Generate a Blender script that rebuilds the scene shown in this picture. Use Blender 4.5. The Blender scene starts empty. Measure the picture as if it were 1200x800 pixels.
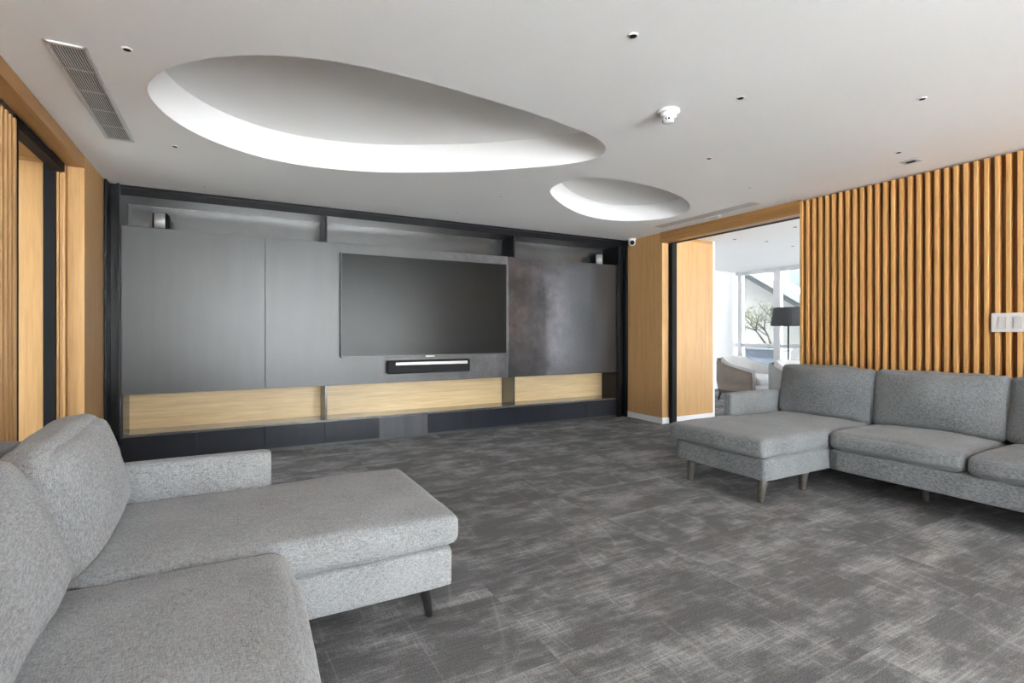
import bpy, bmesh, math, random
from mathutils import Vector, Matrix, noise
random.seed(7)
S = bpy.context.scene
COL = S.collection
PI = math.pi

# ------------------------------------------------------------------ materials
def srgb(r, g, b):
    f = lambda c: (c/255/12.92) if c/255 <= .04045 else ((c/255+.055)/1.055)**2.4
    return (f(r), f(g), f(b), 1)

def new_mat(name):
    m = bpy.data.materials.new(name); m.use_nodes = True
    nt = m.node_tree
    return m, nt, nt.nodes['Principled BSDF']

def N(nt, t, **kw):
    n = nt.nodes.new(t)
    for k, v in kw.items():
        if hasattr(n, k): setattr(n, k, v)
        else: n.inputs[k.replace('_', ' ')].default_value = v
    return n

def coords(nt, scale=(1, 1, 1), kind='Object', rot=(0, 0, 0)):
    tc = N(nt, 'ShaderNodeTexCoord'); mp = N(nt, 'ShaderNodeMapping')
    mp.inputs['Scale'].default_value = scale
    mp.inputs['Rotation'].default_value = rot
    nt.links.new(tc.outputs[kind], mp.inputs[0]); return mp.outputs[0]

def ramp(nt, src, stops):
    r = N(nt, 'ShaderNodeValToRGB'); e = r.color_ramp.elements
    while len(e) < len(stops): e.new(.5)
    for el, (p, c) in zip(e, stops): el.position = p; el.color = c if len(c) == 4 else (*c, 1)
    nt.links.new(src, r.inputs[0]); return r.outputs[0]

def mixc(nt, a, b, fac, mode='MIX'):
    m = N(nt, 'ShaderNodeMix', data_type='RGBA', blend_type=mode)
    for sock, v in ((0, fac), (6, a), (7, b)):
        if isinstance(v, (int, float)): m.inputs[sock].default_value = v
        elif isinstance(v, tuple): m.inputs[sock].default_value = v
        else: nt.links.new(v, m.inputs[sock])
    return m.outputs[2]

def math_(nt, op, a, b=0.0, c=None, clamp=False):
    m = N(nt, 'ShaderNodeMath', operation=op, use_clamp=clamp)
    for i, v in enumerate((a, b) if c is None else (a, b, c)):
        if isinstance(v, (int, float)): m.inputs[i].default_value = v
        else: nt.links.new(v, m.inputs[i])
    return m.outputs[0]

def noise_tex(nt, vec, scale, detail=4, rough=.55):
    n = N(nt, 'ShaderNodeTexNoise'); n.inputs['Scale'].default_value = scale
    n.inputs['Detail'].default_value = detail; n.inputs['Roughness'].default_value = rough
    nt.links.new(vec, n.inputs['Vector']); return n.outputs['Fac']

def bump(nt, b, h, strength=.2, dist=.002):
    n = N(nt, 'ShaderNodeBump'); n.inputs['Strength'].default_value = strength
    n.inputs['Distance'].default_value = dist
    nt.links.new(h, n.inputs['Height']); nt.links.new(n.outputs[0], b.inputs['Normal'])

def plain(name, col, rough=.5, metal=0., spec=.5, var=.06, vscale=6, bstr=0., bscale=200):
    m, nt, b = new_mat(name)
    f = noise_tex(nt, coords(nt), vscale, 3)
    d = tuple(c*(1-var) for c in col[:3])+(1,); l = tuple(min(1, c*(1+var)) for c in col[:3])+(1,)
    nt.links.new(ramp(nt, f, [(.3, d), (.7, l)]), b.inputs['Base Color'])
    b.inputs['Roughness'].default_value = rough; b.inputs['Metallic'].default_value = metal
    b.inputs['Specular IOR Level'].default_value = spec
    if bstr: bump(nt, b, noise_tex(nt, coords(nt), bscale, 2), bstr)
    return m

def wood(name, dark, light, axis='Z', rough=.4, spec=.4, fine=1.0):
    m, nt, b = new_mat(name)
    s = {'Z': (26, 26, 1.1), 'X': (1.1, 26, 26), 'Y': (26, 1.1, 26)}[axis]
    s2 = {'Z': (160, 160, 5), 'X': (5, 160, 160), 'Y': (160, 5, 160)}[axis]
    a = noise_tex(nt, coords(nt, s), 1.0*fine, 4, .6)
    c = noise_tex(nt, coords(nt, s2), 1.0, 2, .5)
    base = ramp(nt, a, [(.28, dark), (.5, tuple((x+y)/2 for x, y in zip(dark, light))), (.72, light)])
    fc = ramp(nt, c, [(.3, (.86, .84, .80, 1)), (.65, (1.04, 1.04, 1.04, 1))])
    nt.links.new(mixc(nt, base, fc, .8, 'MULTIPLY'), b.inputs['Base Color'])
    b.inputs['Roughness'].default_value = rough; b.inputs['Specular IOR Level'].default_value = spec
    return m

def fabric(name, dark, light, scale=1.0, sheen=.25):
    m, nt, b = new_mat(name)
    v = coords(nt, (1, 1, 1))
    n1 = noise_tex(nt, v, 230*scale, 3, .75)
    n2 = noise_tex(nt, v, 60*scale, 3, .6)
    n3 = noise_tex(nt, v, 5, 3, .5)
    vw = N(nt, 'ShaderNodeTexVoronoi'); vw.inputs['Scale'].default_value = 210*scale
    nt.links.new(v, vw.inputs['Vector'])
    tx = noise_tex(nt, coords(nt, (520*scale, 55*scale, 90*scale)), 1, 2, .6)
    ty = noise_tex(nt, coords(nt, (55*scale, 520*scale, 420*scale)), 1, 2, .6)
    f = math_(nt, 'ADD', math_(nt, 'MULTIPLY', math_(nt, 'ADD', tx, ty), .36), math_(nt, 'MULTIPLY', n1, .22))
    f = math_(nt, 'ADD', f, math_(nt, 'MULTIPLY', n3, .12))
    nt.links.new(ramp(nt, f, [(.40, dark), (.62, light)]), b.inputs['Base Color'])
    b.inputs['Roughness'].default_value = .95; b.inputs['Specular IOR Level'].default_value = .15
    b.inputs['Sheen Weight'].default_value = sheen; b.inputs['Sheen Roughness'].default_value = .5
    h = math_(nt, 'ADD', math_(nt, 'ADD', tx, ty), vw.outputs['Distance'])
    bump(nt, b, h, .45, .0025)
    return m

def carpet():
    m, nt, b = new_mat('distressed grey carpet')
    tc = N(nt, 'ShaderNodeTexCoord'); P = tc.outputs['Object']
    # tile cells of .5 x 1.0 m, each with its own shift of the pattern
    sc = N(nt, 'ShaderNodeVectorMath', operation='MULTIPLY'); sc.inputs[1].default_value = (1.0, 2.0, 0)
    nt.links.new(P, sc.inputs[0])
    fl = N(nt, 'ShaderNodeVectorMath', operation='FLOOR'); nt.links.new(sc.outputs[0], fl.inputs[0])
    wn = N(nt, 'ShaderNodeTexWhiteNoise', noise_dimensions='3D'); nt.links.new(fl.outputs[0], wn.inputs['Vector'])
    off = N(nt, 'ShaderNodeVectorMath', operation='SCALE'); off.inputs['Scale'].default_value = 9.0
    nt.links.new(wn.outputs['Color'], off.inputs[0])
    ad = N(nt, 'ShaderNodeVectorMath', operation='ADD'); nt.links.new(P, ad.inputs[0]); nt.links.new(off.outputs[0], ad.inputs[1])
    def mp(scale, rot=0, src=None):
        n = N(nt, 'ShaderNodeMapping'); n.inputs['Scale'].default_value = scale
        n.inputs['Rotation'].default_value = (0, 0, rot); nt.links.new(src or ad.outputs[0], n.inputs[0]); return n.outputs[0]
    patch = noise_tex(nt, mp((1, 1.6, 1)), 2.6, 6, .68)
    pm = ramp(nt, patch, [(.44, (0, 0, 0)), (.68, (1, 1, 1))])
    sx = noise_tex(nt, mp((5, 85, 1)), 1.0, 5, .75)
    sxm = ramp(nt, sx, [(.46, (0, 0, 0)), (.66, (1, 1, 1))])
    sy = noise_tex(nt, mp((90, 7, 1), .1), 1.0, 4, .75)
    sym = ramp(nt, sy, [(.48, (0, 0, 0)), (.68, (1, 1, 1))])
    def vein(scale, rot, s, w):
        n = noise_tex(nt, mp(scale, rot), s, 1, .4)
        d = math_(nt, 'ABSOLUTE', math_(nt, 'SUBTRACT', n, .5))
        return math_(nt, 'SUBTRACT', 1.0, math_(nt, 'DIVIDE', d, w), clamp=True)
    v1 = vein((.22, 3.2, 1), .06, 1.0, .010); v2 = vein((2.6, .4, 1), .22, .9, .009)
    fib = noise_tex(nt, mp((1, 1, 1), 0, P), 170, 2, .8)
    fib2 = noise_tex(nt, mp((1, 2.2, 1), 0, P), 75, 3, .8)
    tile = math_(nt, 'MULTIPLY', math_(nt, 'SUBTRACT', wn.outputs['Value'], .5), .10)
    f = math_(nt, 'MULTIPLY', pm, math_(nt, 'ADD', .34, math_(nt, 'MULTIPLY', math_(nt, 'MAXIMUM', sxm, sym), .75)))
    f = math_(nt, 'ADD', f, math_(nt, 'MULTIPLY', sxm, .12))
    f = math_(nt, 'ADD', f, math_(nt, 'MULTIPLY', math_(nt, 'MAXIMUM', v1, v2), .17))
    f = math_(nt, 'MULTIPLY', f, math_(nt, 'ADD', .30, math_(nt, 'MULTIPLY', fib2, 1.35)))
    f = math_(nt, 'ADD', f, tile)
    f = math_(nt, 'ADD', f, math_(nt, 'MULTIPLY', math_(nt, 'SUBTRACT', fib, .5), 1.1))
    f = math_(nt, 'ADD', f, .22)
    nt.links.new(ramp(nt, f, [(0, CARPET_D), (.3, CARPET_M), (1, CARPET_L)]), b.inputs['Base Color'])
    b.inputs['Roughness'].default_value = 1; b.inputs['Specular IOR Level'].default_value = .05
    bump(nt, b, math_(nt, 'ADD', fib, fib2), .6, .004)
    return m
CARPET_D, CARPET_M, CARPET_L = (.095, .093, .094, 1), (.165, .163, .165, 1), (.41, .407, .407, 1)

def steel(name, base, rough, patina=False, metal=.0, streak=.25, spec=.5):
    m, nt, b = new_mat(name)
    v = coords(nt)
    n = noise_tex(nt, coords(nt, (7, 7, .8)), 1.5, 5, .65)
    d = tuple(c*(1-streak) for c in base[:3])+(1,); l = tuple(c*(1+streak) for c in base[:3])+(1,)
    c = ramp(nt, n, [(.3, d), (.7, l)])
    r = math_(nt, 'ADD', rough-.01, math_(nt, 'MULTIPLY', n, .02))
    if patina:      # mill-scale clouding and wipe marks on the bare steel sheets
        p = noise_tex(nt, v, 3.0, 9, .78)
        q = noise_tex(nt, coords(nt, (30, 30, 2.4)), 1, 4, .7)
        g = math_(nt, 'MULTIPLY', ramp(nt, p, [(.40, (0, 0, 0)), (.72, (1, 1, 1))]), math_(nt, 'ADD', .5, q))
        sx = N(nt, 'ShaderNodeSeparateXYZ'); nt.links.new(v, sx.inputs[0])
        mr = N(nt, 'ShaderNodeMapRange'); mr.interpolation_type = 'SMOOTHSTEP'
        mr.inputs['From Min'].default_value = 1.2; mr.inputs['From Max'].default_value = 2.7
        nt.links.new(sx.outputs[0], mr.inputs[0])
        mr2 = N(nt, 'ShaderNodeMapRange'); mr2.interpolation_type = 'SMOOTHSTEP'
        mr2.inputs['From Min'].default_value = 4.1; mr2.inputs['From Max'].default_value = 3.5
        nt.links.new(sx.outputs[0], mr2.inputs[0])
        g = math_(nt, 'MULTIPLY', g, math_(nt, 'MULTIPLY', mr.outputs[0], mr2.outputs[0]))
        c = mixc(nt, c, (.20, .188, .205, 1), math_(nt, 'MULTIPLY', g, 1.0, clamp=True))
    nt.links.new(c, b.inputs['Base Color']); nt.links.new(r, b.inputs['Roughness'])
    b.inputs['Metallic'].default_value = metal; b.inputs['Specular IOR Level'].default_value = spec
    return m

def glass(name):
    m, nt, b = new_mat(name)
    nt.nodes.remove(b); out = nt.nodes['Material Output']
    t = N(nt, 'ShaderNodeBsdfTransparent'); t.inputs[0].default_value = (.97, .98, .975, 1)
    g = N(nt, 'ShaderNodeBsdfGlossy'); g.inputs['Roughness'].default_value = .02
    fr = N(nt, 'ShaderNodeFresnel'); fr.inputs[0].default_value = 1.45
    mx = N(nt, 'ShaderNodeMixShader')
    nt.links.new(fr.outputs[0], mx.inputs[0]); nt.links.new(t.outputs[0], mx.inputs[1]); nt.links.new(g.outputs[0], mx.inputs[2])
    nt.links.new(mx.outputs[0], out.inputs['Surface'])
    return m

M = {}
M['ceiling'] = plain('white ceiling paint', (.87, .87, .87, 1), .6, spec=.25, var=.012, vscale=1.5)
M['white'] = plain('white wall paint', (.88, .88, .88, 1), .7, var=.01)
M['trimwhite'] = plain('white trim paint', (.78, .78, .78, 1), .45, var=.02)
M['carpet'] = carpet()
M['oak'] = wood('honey oak', (.51, .288, .112, 1), (.60, .36, .155, 1), 'Z')
M['oak_h_shade'] = wood('shaded honey oak lengthwise', (.36, .178, .056, 1), (.46, .245, .086, 1), 'Y')  # honey oak with the shade of header and soffit put into its colour
M['oak_shade'] = wood('oak with painted shade', (.36, .19, .065, 1), (.45, .25, .09, 1), 'X')  # oak darkened to paint the header's shadow on the jambs
M['slat'] = wood('oak slat', (.66, .36, .125, 1), (.78, .455, .18, 1), 'Z', fine=.8)
M['slat_back'] = wood('dark brown board', (.26, .125, .038, 1), (.32, .16, .05, 1), 'Z', rough=.7)  # darker brown than the slats in front
M['niche_oak'] = wood('pale oak veneer', (.70, .49, .255, 1), (.84, .65, .39, 1), 'X', rough=.30, spec=.5)
M['panel'] = steel('dark grey steel sheet', (.088, .088, .090), .36, patina=True, streak=.06, metal=.35)
M['steel_back'] = steel('brushed dark steel', (.15, .15, .15), .23, streak=.06, metal=.75)
M['black'] = steel('blackened steel', (.009, .009, .011), .28, streak=.1, spec=.28)
M['bare'] = steel('bare clouded steel sheet', (.085, .085, .09), .23, patina=True, streak=.08, metal=.75)
M['shelf'] = steel('polished dark steel shelf', (.34, .34, .34), .20, streak=.15, metal=.8)
M['blackmatte'] = plain('matt black', (.008, .008, .009, 1), .6, spec=.15)
M['drawer'] = steel('blue black steel', (.014, .016, .024), .30, streak=.2)
M['drawer_reflect'] = steel('steel with painted reflection', (.075, .075, .088), .36, streak=.2)  # lighter drawer colour standing in for a reflection on one front
M['screen'] = plain('switched off screen', (.009, .010, .010, 1), .26, var=.03, spec=.28)
M['bezel'] = plain('thin grey bezel', (.10, .10, .10, 1), .35, metal=.6)
M['mesh_black'] = plain('black speaker cloth', (.012, .012, .014, 1), .8, bstr=.3, bscale=500)
M['silver'] = plain('silver strip', (.55, .55, .55, 1), .4, metal=.6)
M['sofa_light'] = fabric('mid grey woven wool', (.125, .128, .134, 1), (.39, .396, .408, 1))
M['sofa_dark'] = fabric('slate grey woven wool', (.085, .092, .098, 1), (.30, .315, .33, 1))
M['leg_black'] = plain('black stained timber', (.022, .021, .022, 1), .4)
M['leg_grey'] = plain('grey brown stained timber', (.10, .092, .080, 1), .5, var=.2, vscale=40)
M['cream'] = fabric('cream upholstery', (.50, .48, .47, 1), (.72, .70, .69, 1), .8, .1)
M['taupe'] = plain('taupe leather', (.27, .215, .175, 1), .55, var=.08)
M['greyshell'] = plain('grey leather', (.30, .30, .29, 1), .55, var=.06)
M['plastic'] = plain('white plastic', (.82, .82, .82, 1), .4, var=.01)
M['grille'] = plain('grey painted grille', (.50, .50, .50, 1), .5, var=.03)
M['grille_frame'] = plain('light grey grille frame', (.60, .60, .60, 1), .5, var=.02)
M['darkhole'] = plain('dark void', (.012, .012, .012, 1), .8)
M['lampshade'] = plain('charcoal lampshade fabric', (.028, .028, .032, 1), .6, bstr=.2, bscale=300)
M['alu'] = plain('white window frame', (.70, .70, .71, 1), .4, var=.02)
M['glass'] = glass('window glass')
M['stucco'] = plain('cream stucco', (.22, .215, .20, 1), .9, var=.03, bstr=.1, bscale=80)
M['concrete'] = plain('grey concrete', (.11, .118, .114, 1), .9, var=.1, vscale=4)
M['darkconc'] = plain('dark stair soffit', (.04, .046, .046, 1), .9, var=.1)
M['planter'] = plain('blue grey planter', (.075, .09, .11, 1), .5, var=.05)
M['bark'] = plain('dark bark', (.018, .016, .014, 1), .9, spec=.05, var=.3, vscale=30)
M['leaf'] = plain('olive leaf', (.022, .025, .014, 1), .8, spec=.05, var=.35, vscale=8)
M['deck'] = plain('dark grey decking', (.22, .215, .21, 1), .9, var=.1)
M['soil'] = plain('dark ground against bounce', (.055, .056, .05, 1), .95, var=.2)  # ground tone kept dark to cut bounce into the passage
M['paving'] = plain('pale paving', (.74, .74, .74, 1), .9, var=.05)
M['switch'] = plain('pale grey switch plate', (.70, .68, .67, 1), .4, var=.02)
M['switch_r'] = plain('grey rocker', (.60, .575, .56, 1), .35, var=.02)

# ------------------------------------------------------------------ mesh helpers
def box(bm, x0, x1, y0, y1, z0, z1, mi=0):
    v = [bm.verts.new((x, y, z)) for z in (z0, z1) for y in (y0, y1) for x in (x0, x1)]
    for f in ((0, 2, 3, 1), (4, 5, 7, 6), (0, 1, 5, 4), (2, 6, 7, 3), (1, 3, 7, 5), (0, 4, 6, 2)):
        bm.faces.new([v[i] for i in f]).material_index = mi

def lathe(bm, prof, c=(0, 0, 0), seg=32, mi=0, rot=None):
    rings = []
    for r, z in prof:
        ring = []
        for k in range(seg):
            a = 2*PI*k/seg; p = Vector((r*math.cos(a), r*math.sin(a), z))
            if rot: p = rot @ p
            ring.append(bm.verts.new(p+Vector(c)))
        rings.append(ring)
    for a, b in zip(rings, rings[1:]):
        for k in range(seg):
            bm.faces.new((a[k], a[(k+1) % seg], b[(k+1) % seg], b[k])).material_index = mi
    bm.faces.new(list(reversed(rings[0]))).material_index = mi; bm.faces.new(rings[-1]).material_index = mi

def tube(bm, pts, rads, seg=10):
    rings = []
    n = len(pts); pts = [Vector(p) for p in pts]
    for i, p in enumerate(pts):
        d = (pts[min(i+1, n-1)]-pts[max(i-1, 0)]).normalized()
        u = d.orthogonal().normalized() if i == 0 else (u-d*u.dot(d)).normalized()
        w = d.cross(u)
        rings.append([bm.verts.new(p+(u*math.cos(2*PI*k/seg)+w*math.sin(2*PI*k/seg))*rads[i]) for k in range(seg)])
    for a, b in zip(rings, rings[1:]):
        for k in range(seg): bm.faces.new((a[k], a[(k+1) % seg], b[(k+1) % seg], b[k]))
    bm.faces.new(list(reversed(rings[0]))); bm.faces.new(rings[-1])

def cushion(bm, c, size, r, puff=(0, 0, 0), n=14, wr=.004, seed=0, rot=None, squeeze=0., sag=None, pinch=0., ear=0.):
    t = bmesh.new(); bmesh.ops.create_cube(t, size=2)
    bmesh.ops.subdivide_edges(t, edges=t.edges[:], cuts=n, use_grid_fill=True)
    h = Vector(size)/2
    for v in t.verts:
        u = Vector([math.sin(x*PI/2*.92)/math.sin(PI/2*.92) for x in v.co])
        p = Vector([a*b for a, b in zip(u, h)])
        q = Vector([max(-(hh-r), min(hh-r, x)) for x, hh in zip(p, h)])
        d = p-q
        if d.length > 1e-6:
            # push onto the rounded edge
            m = max(abs(x) for x in d)
            p = q+d.normalized()*m
        o = Vector((puff[0]*u.x*(1-u.y**2)*(1-abs(u.z)**2.5),
                    puff[1]*u.y*(1-u.x**2)*(1-abs(u.z)**2.5),
                    puff[2]*u.z*(1-abs(u.x)**2.6)*(1-abs(u.y)**2.6)))
        p += o
        if pinch: p.x *= 1-pinch*max(abs(u.y)**5, .6*max(0, u.z)**5)
        if ear and u.z > 0: p.z -= ear*abs(u.y)**6*u.z; p.y *= 1-ear*.6*u.z**4/max(h.y, .1)*.5
        if squeeze:   # thinner towards the top
            p.x *= 1-squeeze*(u.z+1)/2
        if wr:
            p += Vector((noise.noise(p*5+Vector((seed, 0, 0))), noise.noise(p*5+Vector((0, seed, 3))), noise.noise(p*4+Vector((seed, 7, 0)))))*wr*1.6
            p += Vector((0, 0, 1))*noise.noise(p*14+Vector((seed, 1, 2)))*wr*.5
        if sag: p = sag(p, u)
        v.co = (rot @ p if rot else p)+Vector(c)
    me = bpy.data.meshes.new('t'); t.to_mesh(me); t.free(); bm.from_mesh(me); bpy.data.meshes.remove(me)

def obj(name, bm, mats, parent=None, bevel=0., smooth=False, seg=2, recalc=True):
    if recalc: bmesh.ops.recalc_face_normals(bm, faces=bm.faces[:])
    me = bpy.data.meshes.new(name); bm.to_mesh(me); bm.free()
    for m in (mats if isinstance(mats, (list, tuple)) else [mats]): me.materials.append(M[m])
    o = bpy.data.objects.new(name, me); COL.objects.link(o)
    if bevel:
        b = o.modifiers.new('bevel', 'BEVEL'); b.width = bevel; b.segments = seg; b.limit_method = 'ANGLE'
    if smooth:
        for p in me.polygons: p.use_smooth = True
    if parent:
        o.parent = parent
        if parent.type == 'EMPTY' or True:
            # geometry is written in world metres; keep it there under a moved parent
            o.matrix_parent_inverse = parent_world(parent).inverted()
    return o

def parent_world(o):
    m = o.matrix_basis.copy()
    if o.parent: m = parent_world(o.parent) @ o.matrix_parent_inverse @ m
    return m

def tag(o, label=None, cat=None, group=None, kind=None):
    if label: o['label'] = label
    if cat: o['category'] = cat
    if group: o['group'] = group
    if kind: o['kind'] = kind
    return o

def thing(name, loc, label, cat, group=None, kind=None):
    o = bpy.data.objects.new(name, None); COL.objects.link(o); o.location = loc
    o.empty_display_size = .1
    return tag(o, label, cat, group, kind)

def bx(name, mat, parent, x0, x1, y0, y1, z0, z1, bevel=.002):
    bm = bmesh.new(); box(bm, x0, x1, y0, y1, z0, z1)
    return obj(name, bm, mat, parent, bevel)

def struct(name, bm, mat, label, parent=None, bevel=0.):
    o = obj(name, bm, mat, parent, bevel)
    tag(o, label, None, None, 'structure'); return o

# ------------------------------------------------------------------ room numbers (metres)
CZ = 2.40                    # ceiling
XL, XR = -.92, 4.72          # faces of the two side walls
YB = 5.45                    # face of the media wall
YR = -4.0                    # window wall behind the camera
XW, YW = 9.28, 7.20          # window wall and end wall of the lounge beyond the opening

def sbox(name, mat, label, *dims, bevel=0.):
    bm = bmesh.new(); box(bm, *dims)
    o = struct(name, bm, mat, label, None, bevel); o['category'] = name.split('_')[0]; return o

sbox('floor', 'carpet', 'grey distressed carpet across both rooms', -2.0, XW+.1, YR-.1, YW+.1, -.08, 0)

# ---- ceiling with two egg-shaped recesses
BIG = [(-0.395, 3.247), (-0.36, 3.105), (-0.274, 2.936), (-0.144, 2.779), (-0.006, 2.662), (0.13, 2.579), (0.25, 2.53), (0.374, 2.496), (0.602, 2.468), (0.859, 2.47), (1.151, 2.491), (1.487, 2.525), (1.79, 2.579), (2.018, 2.634), (2.154, 2.69), (2.249, 2.765), (2.309, 2.865), (2.322, 2.969), (2.258, 3.095), (2.135, 3.244), (1.891, 3.469), (1.629, 3.683), (1.343, 3.863), (1.049, 4.024), (0.743, 4.118), (0.441, 4.150), (0.152, 4.085), (-0.108, 3.913), (-0.281, 3.690), (-0.364, 3.471)]
SML = [(2.465, 3.838), (2.425, 3.668), (2.43, 3.525), (2.495, 3.413), (2.61, 3.337), (2.801, 3.299), (3.023, 3.289), (3.294, 3.316), (3.595, 3.406), (3.838, 3.518), (4.016, 3.648), (4.162, 3.835), (4.205, 4.054), (4.144, 4.246), (3.996, 4.406), (3.771, 4.504), (3.481, 4.506), (3.096, 4.354), (2.735, 4.103)]
def closed_curve(pts, n=120):
    P = [Vector((x, y, 0)) for x, y in pts]; out = []; m = len(P)
    for i in range(m):
        a, b, c, d = P[i-1], P[i], P[(i+1) % m], P[(i+2) % m]
        for k in range(8):
            t = k/8
            out.append(.5*((2*b)+(c-a)*t+(2*a-5*b+4*c-d)*t*t+(3*b-a-3*c+d)*t**3))
    L = [0]
    for i in range(len(out)): L.append(L[-1]+(out[(i+1) % len(out)]-out[i]).length)
    res = []; j = 0
    for k in range(n):
        s = L[-1]*k/n
        while L[j+1] < s: j += 1
        f = (s-L[j])/(L[j+1]-L[j]); res.append(out[j].lerp(out[(j+1) % len(out)], f))
    for _ in range(5): res = [(res[i-1]+res[i]*2+res[(i+1) % n])/4 for i in range(n)]
    return res
def inset(c, d):
    n = len(c); o = []
    area = sum(c[i].x*c[(i+1) % n].y-c[(i+1) % n].x*c[i].y for i in range(n))
    s = 1 if area > 0 else -1
    for i in range(n):
        t = (c[(i+1) % n]-c[i-1]).normalized(); o.append(c[i]+Vector((-t.y, t.x, 0))*d*s)
    return o
big, sml = closed_curve(BIG), closed_curve(SML, 90)
bm = bmesh.new(); ed = []
def loop(pts, z):
    v = [bm.verts.new((p[0], p[1], z)) for p in pts]
    return v, [bm.edges.new((v[i], v[(i+1) % len(v)])) for i in range(len(v))]
ed += loop([(-2.0, YR-.1), (XR+.23, YR-.1), (XR+.23, YB+.5), (-2.0, YB+.5)], CZ)[1]
for c in (big, sml): ed += loop(c, CZ)[1]
bmesh.ops.triangle_fill(bm, edges=ed, use_beauty=True)
for f in bm.faces:
    if f.normal.z > 0: f.normal_flip()
ceil = obj('ceiling', bm, 'ceiling', recalc=False); tag(ceil, 'white ceiling with two egg shaped recesses', 'ceiling', None, 'structure')
def recess(c, hgt, name):
    bm = bmesh.new(); n = len(c)
    cen = sum(c, Vector())/n
    rings = [(c, CZ), (inset(c, .012), CZ+hgt*.3), (inset(c, .035), CZ+hgt)]
    top = inset(c, .036)
    for k in range(1, 9):
        s = 1-k/8
        rings.append(([cen+(p-cen)*max(s, .02) for p in top], CZ+hgt+.07*(1-s*s)))
    R = [[bm.verts.new((p.x, p.y, z)) for p in pts] for pts, z in rings]
    for j, (a, b) in enumerate(zip(R, R[1:])):
        for k in range(n):
            f = bm.faces.new((a[k], a[(k+1) % n], b[(k+1) % n], b[k])); f.smooth = True
    bm.faces.new(R[-1])
    o = obj(name, bm, 'ceiling', ceil)
    o.data.set_sharp_from_angle(angle=math.radians(35))
    return o
tag(recess(big, .205, 'ceiling_recess'), 'large egg-shaped recess')
tag(recess(sml, .165, 'ceiling_recess'), 'small round recess')

sbox('roof', 'concrete', 'roof slab over both rooms', -2.3, XW+.35, YR-.15, YW+.4, 2.75, 3.0)

# ---- left side
sbox('wall_left', 'white', 'left wall behind the slat panelling', -1.30, -1.075, YR-.1, 3.70, 0, CZ)
sbox('wall_left_end', 'white', 'back of the left passage', -2.0, -1.9, 4.7, YB+.5, 0, CZ+.3)
w4 = thing('added_window_4', (-1.95, 1, 0), 'added window wall lighting the passage behind the left doorway', 'window', None, 'structure')  # unseen window added to light the far end of the room
fb = bmesh.new(); box(fb, -2.0, -1.9, YR-.1, 4.7, 2.36, 2.75); box(fb, -2.0, -1.9, YR-.1, 4.7, 0, .06); obj('frame', fb, 'alu', w4, .004)
fy = [YR-.06, -1.9, .3, 2.5, 4.67]
for y in fy:
    m_ = bmesh.new(); box(m_, -2.0, -1.9, y-.03, y+.03, 0, 2.40); obj('mullion', m_, 'alu', w4, .004)
for a, b_ in zip(fy, fy[1:]):
    g = bmesh.new(); box(g, -1.955, -1.949, a+.03, b_-.03, .06, 2.36); obj('pane', g, 'glass', w4)
sbox('ceiling_passage', 'ceiling', 'passage ceiling behind the left doorway', -1.9, -1.31, YR-.1, 3.69, 2.38, 2.39)
sbox('wall_back', 'white', 'wall behind the dark media unit', -1.9, 5.65, 5.80, 5.95, 0, CZ+.3)

def slat_wall(name, label, xf, sgn, y0, y1, mat='slat', pitch=.059, w=.025, dep=.046, z0=0.0, z1=CZ-.005):
    t = thing(name, (xf, (y0+y1)/2, 0), label, 'wall panelling')
    bm = bmesh.new(); box(bm, *sorted((xf+sgn*dep, xf+sgn*(dep+.018))), y0, y1, z0, z1)
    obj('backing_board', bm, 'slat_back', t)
    bm = bmesh.new(); y = y1
    while y-w > y0:
        box(bm, *sorted((xf, xf+sgn*dep)), y-w, y, z0, z1-.012); y -= pitch
    obj('slats', bm, mat, t, .002)
    return t
slat_wall('slat_wall_panel', 'vertical oak slat panelling on the wall behind the slate grey sofa', XR, 1, YR+.1, 2.966)
slat_wall('slat_wall_panel', 'oak slat panelling at the far left edge, before the dark doorway', -1.015, -1, YR+.1, 3.70, 'oak', z1=2.30)
sbox('wall_right', 'white', 'wall carrying the oak slats', XR+.058, XR+.23, YR-.1, 2.96, 0, CZ)

# left doorway: header, pillar, jamb, black track and post
d1 = thing('door_1', (-1.0, 4.2, 0), 'oak framed pocket doorway in the left wall with black track', 'doorway', None, 'structure')
bx('header', 'oak_h_shade', d1, -1.015, XL, YR+.1, 4.66, 2.31, CZ-.001, .003)
bx('pillar', 'oak', d1, -1.015, XL, 4.66, 5.27, 0, CZ-.001, .002)
bx('jamb_panel', 'oak', d1, -1.90, -1.13, 4.66, 4.70, 0, 2.315)
bx('jamb_shade', 'oak_shade', d1, -1.90, -1.02, 4.63, 4.70, 2.315, CZ)  # top of the jamb, coloured as if shaded by the header
bx('soffit', 'oak_h_shade', d1, -1.90, -1.09, 3.70, 4.63, 2.33, 2.36)
bx('track', 'blackmatte', d1, -1.085, -1.02, 3.70, 4.66, 2.255, 2.315)
bx('black_post', 'blackmatte', d1, -1.130, -1.066, 4.60, 4.66, 0, 2.31)
bx('black_stop', 'blackmatte', d1, -1.075, -1.020, 3.70, 3.745, 0, 2.30)
for k in range(3):
    bx('oak_fillet', 'oak', d1, -1.065+.0165*k, -1.051+.0165*k, 4.62+.008*(k % 2), 4.67, 0, 2.31, .002)
bx('pillar_return', 'oak', d1, -1.90, -1.015, 4.70, 5.79, 0, CZ)

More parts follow.
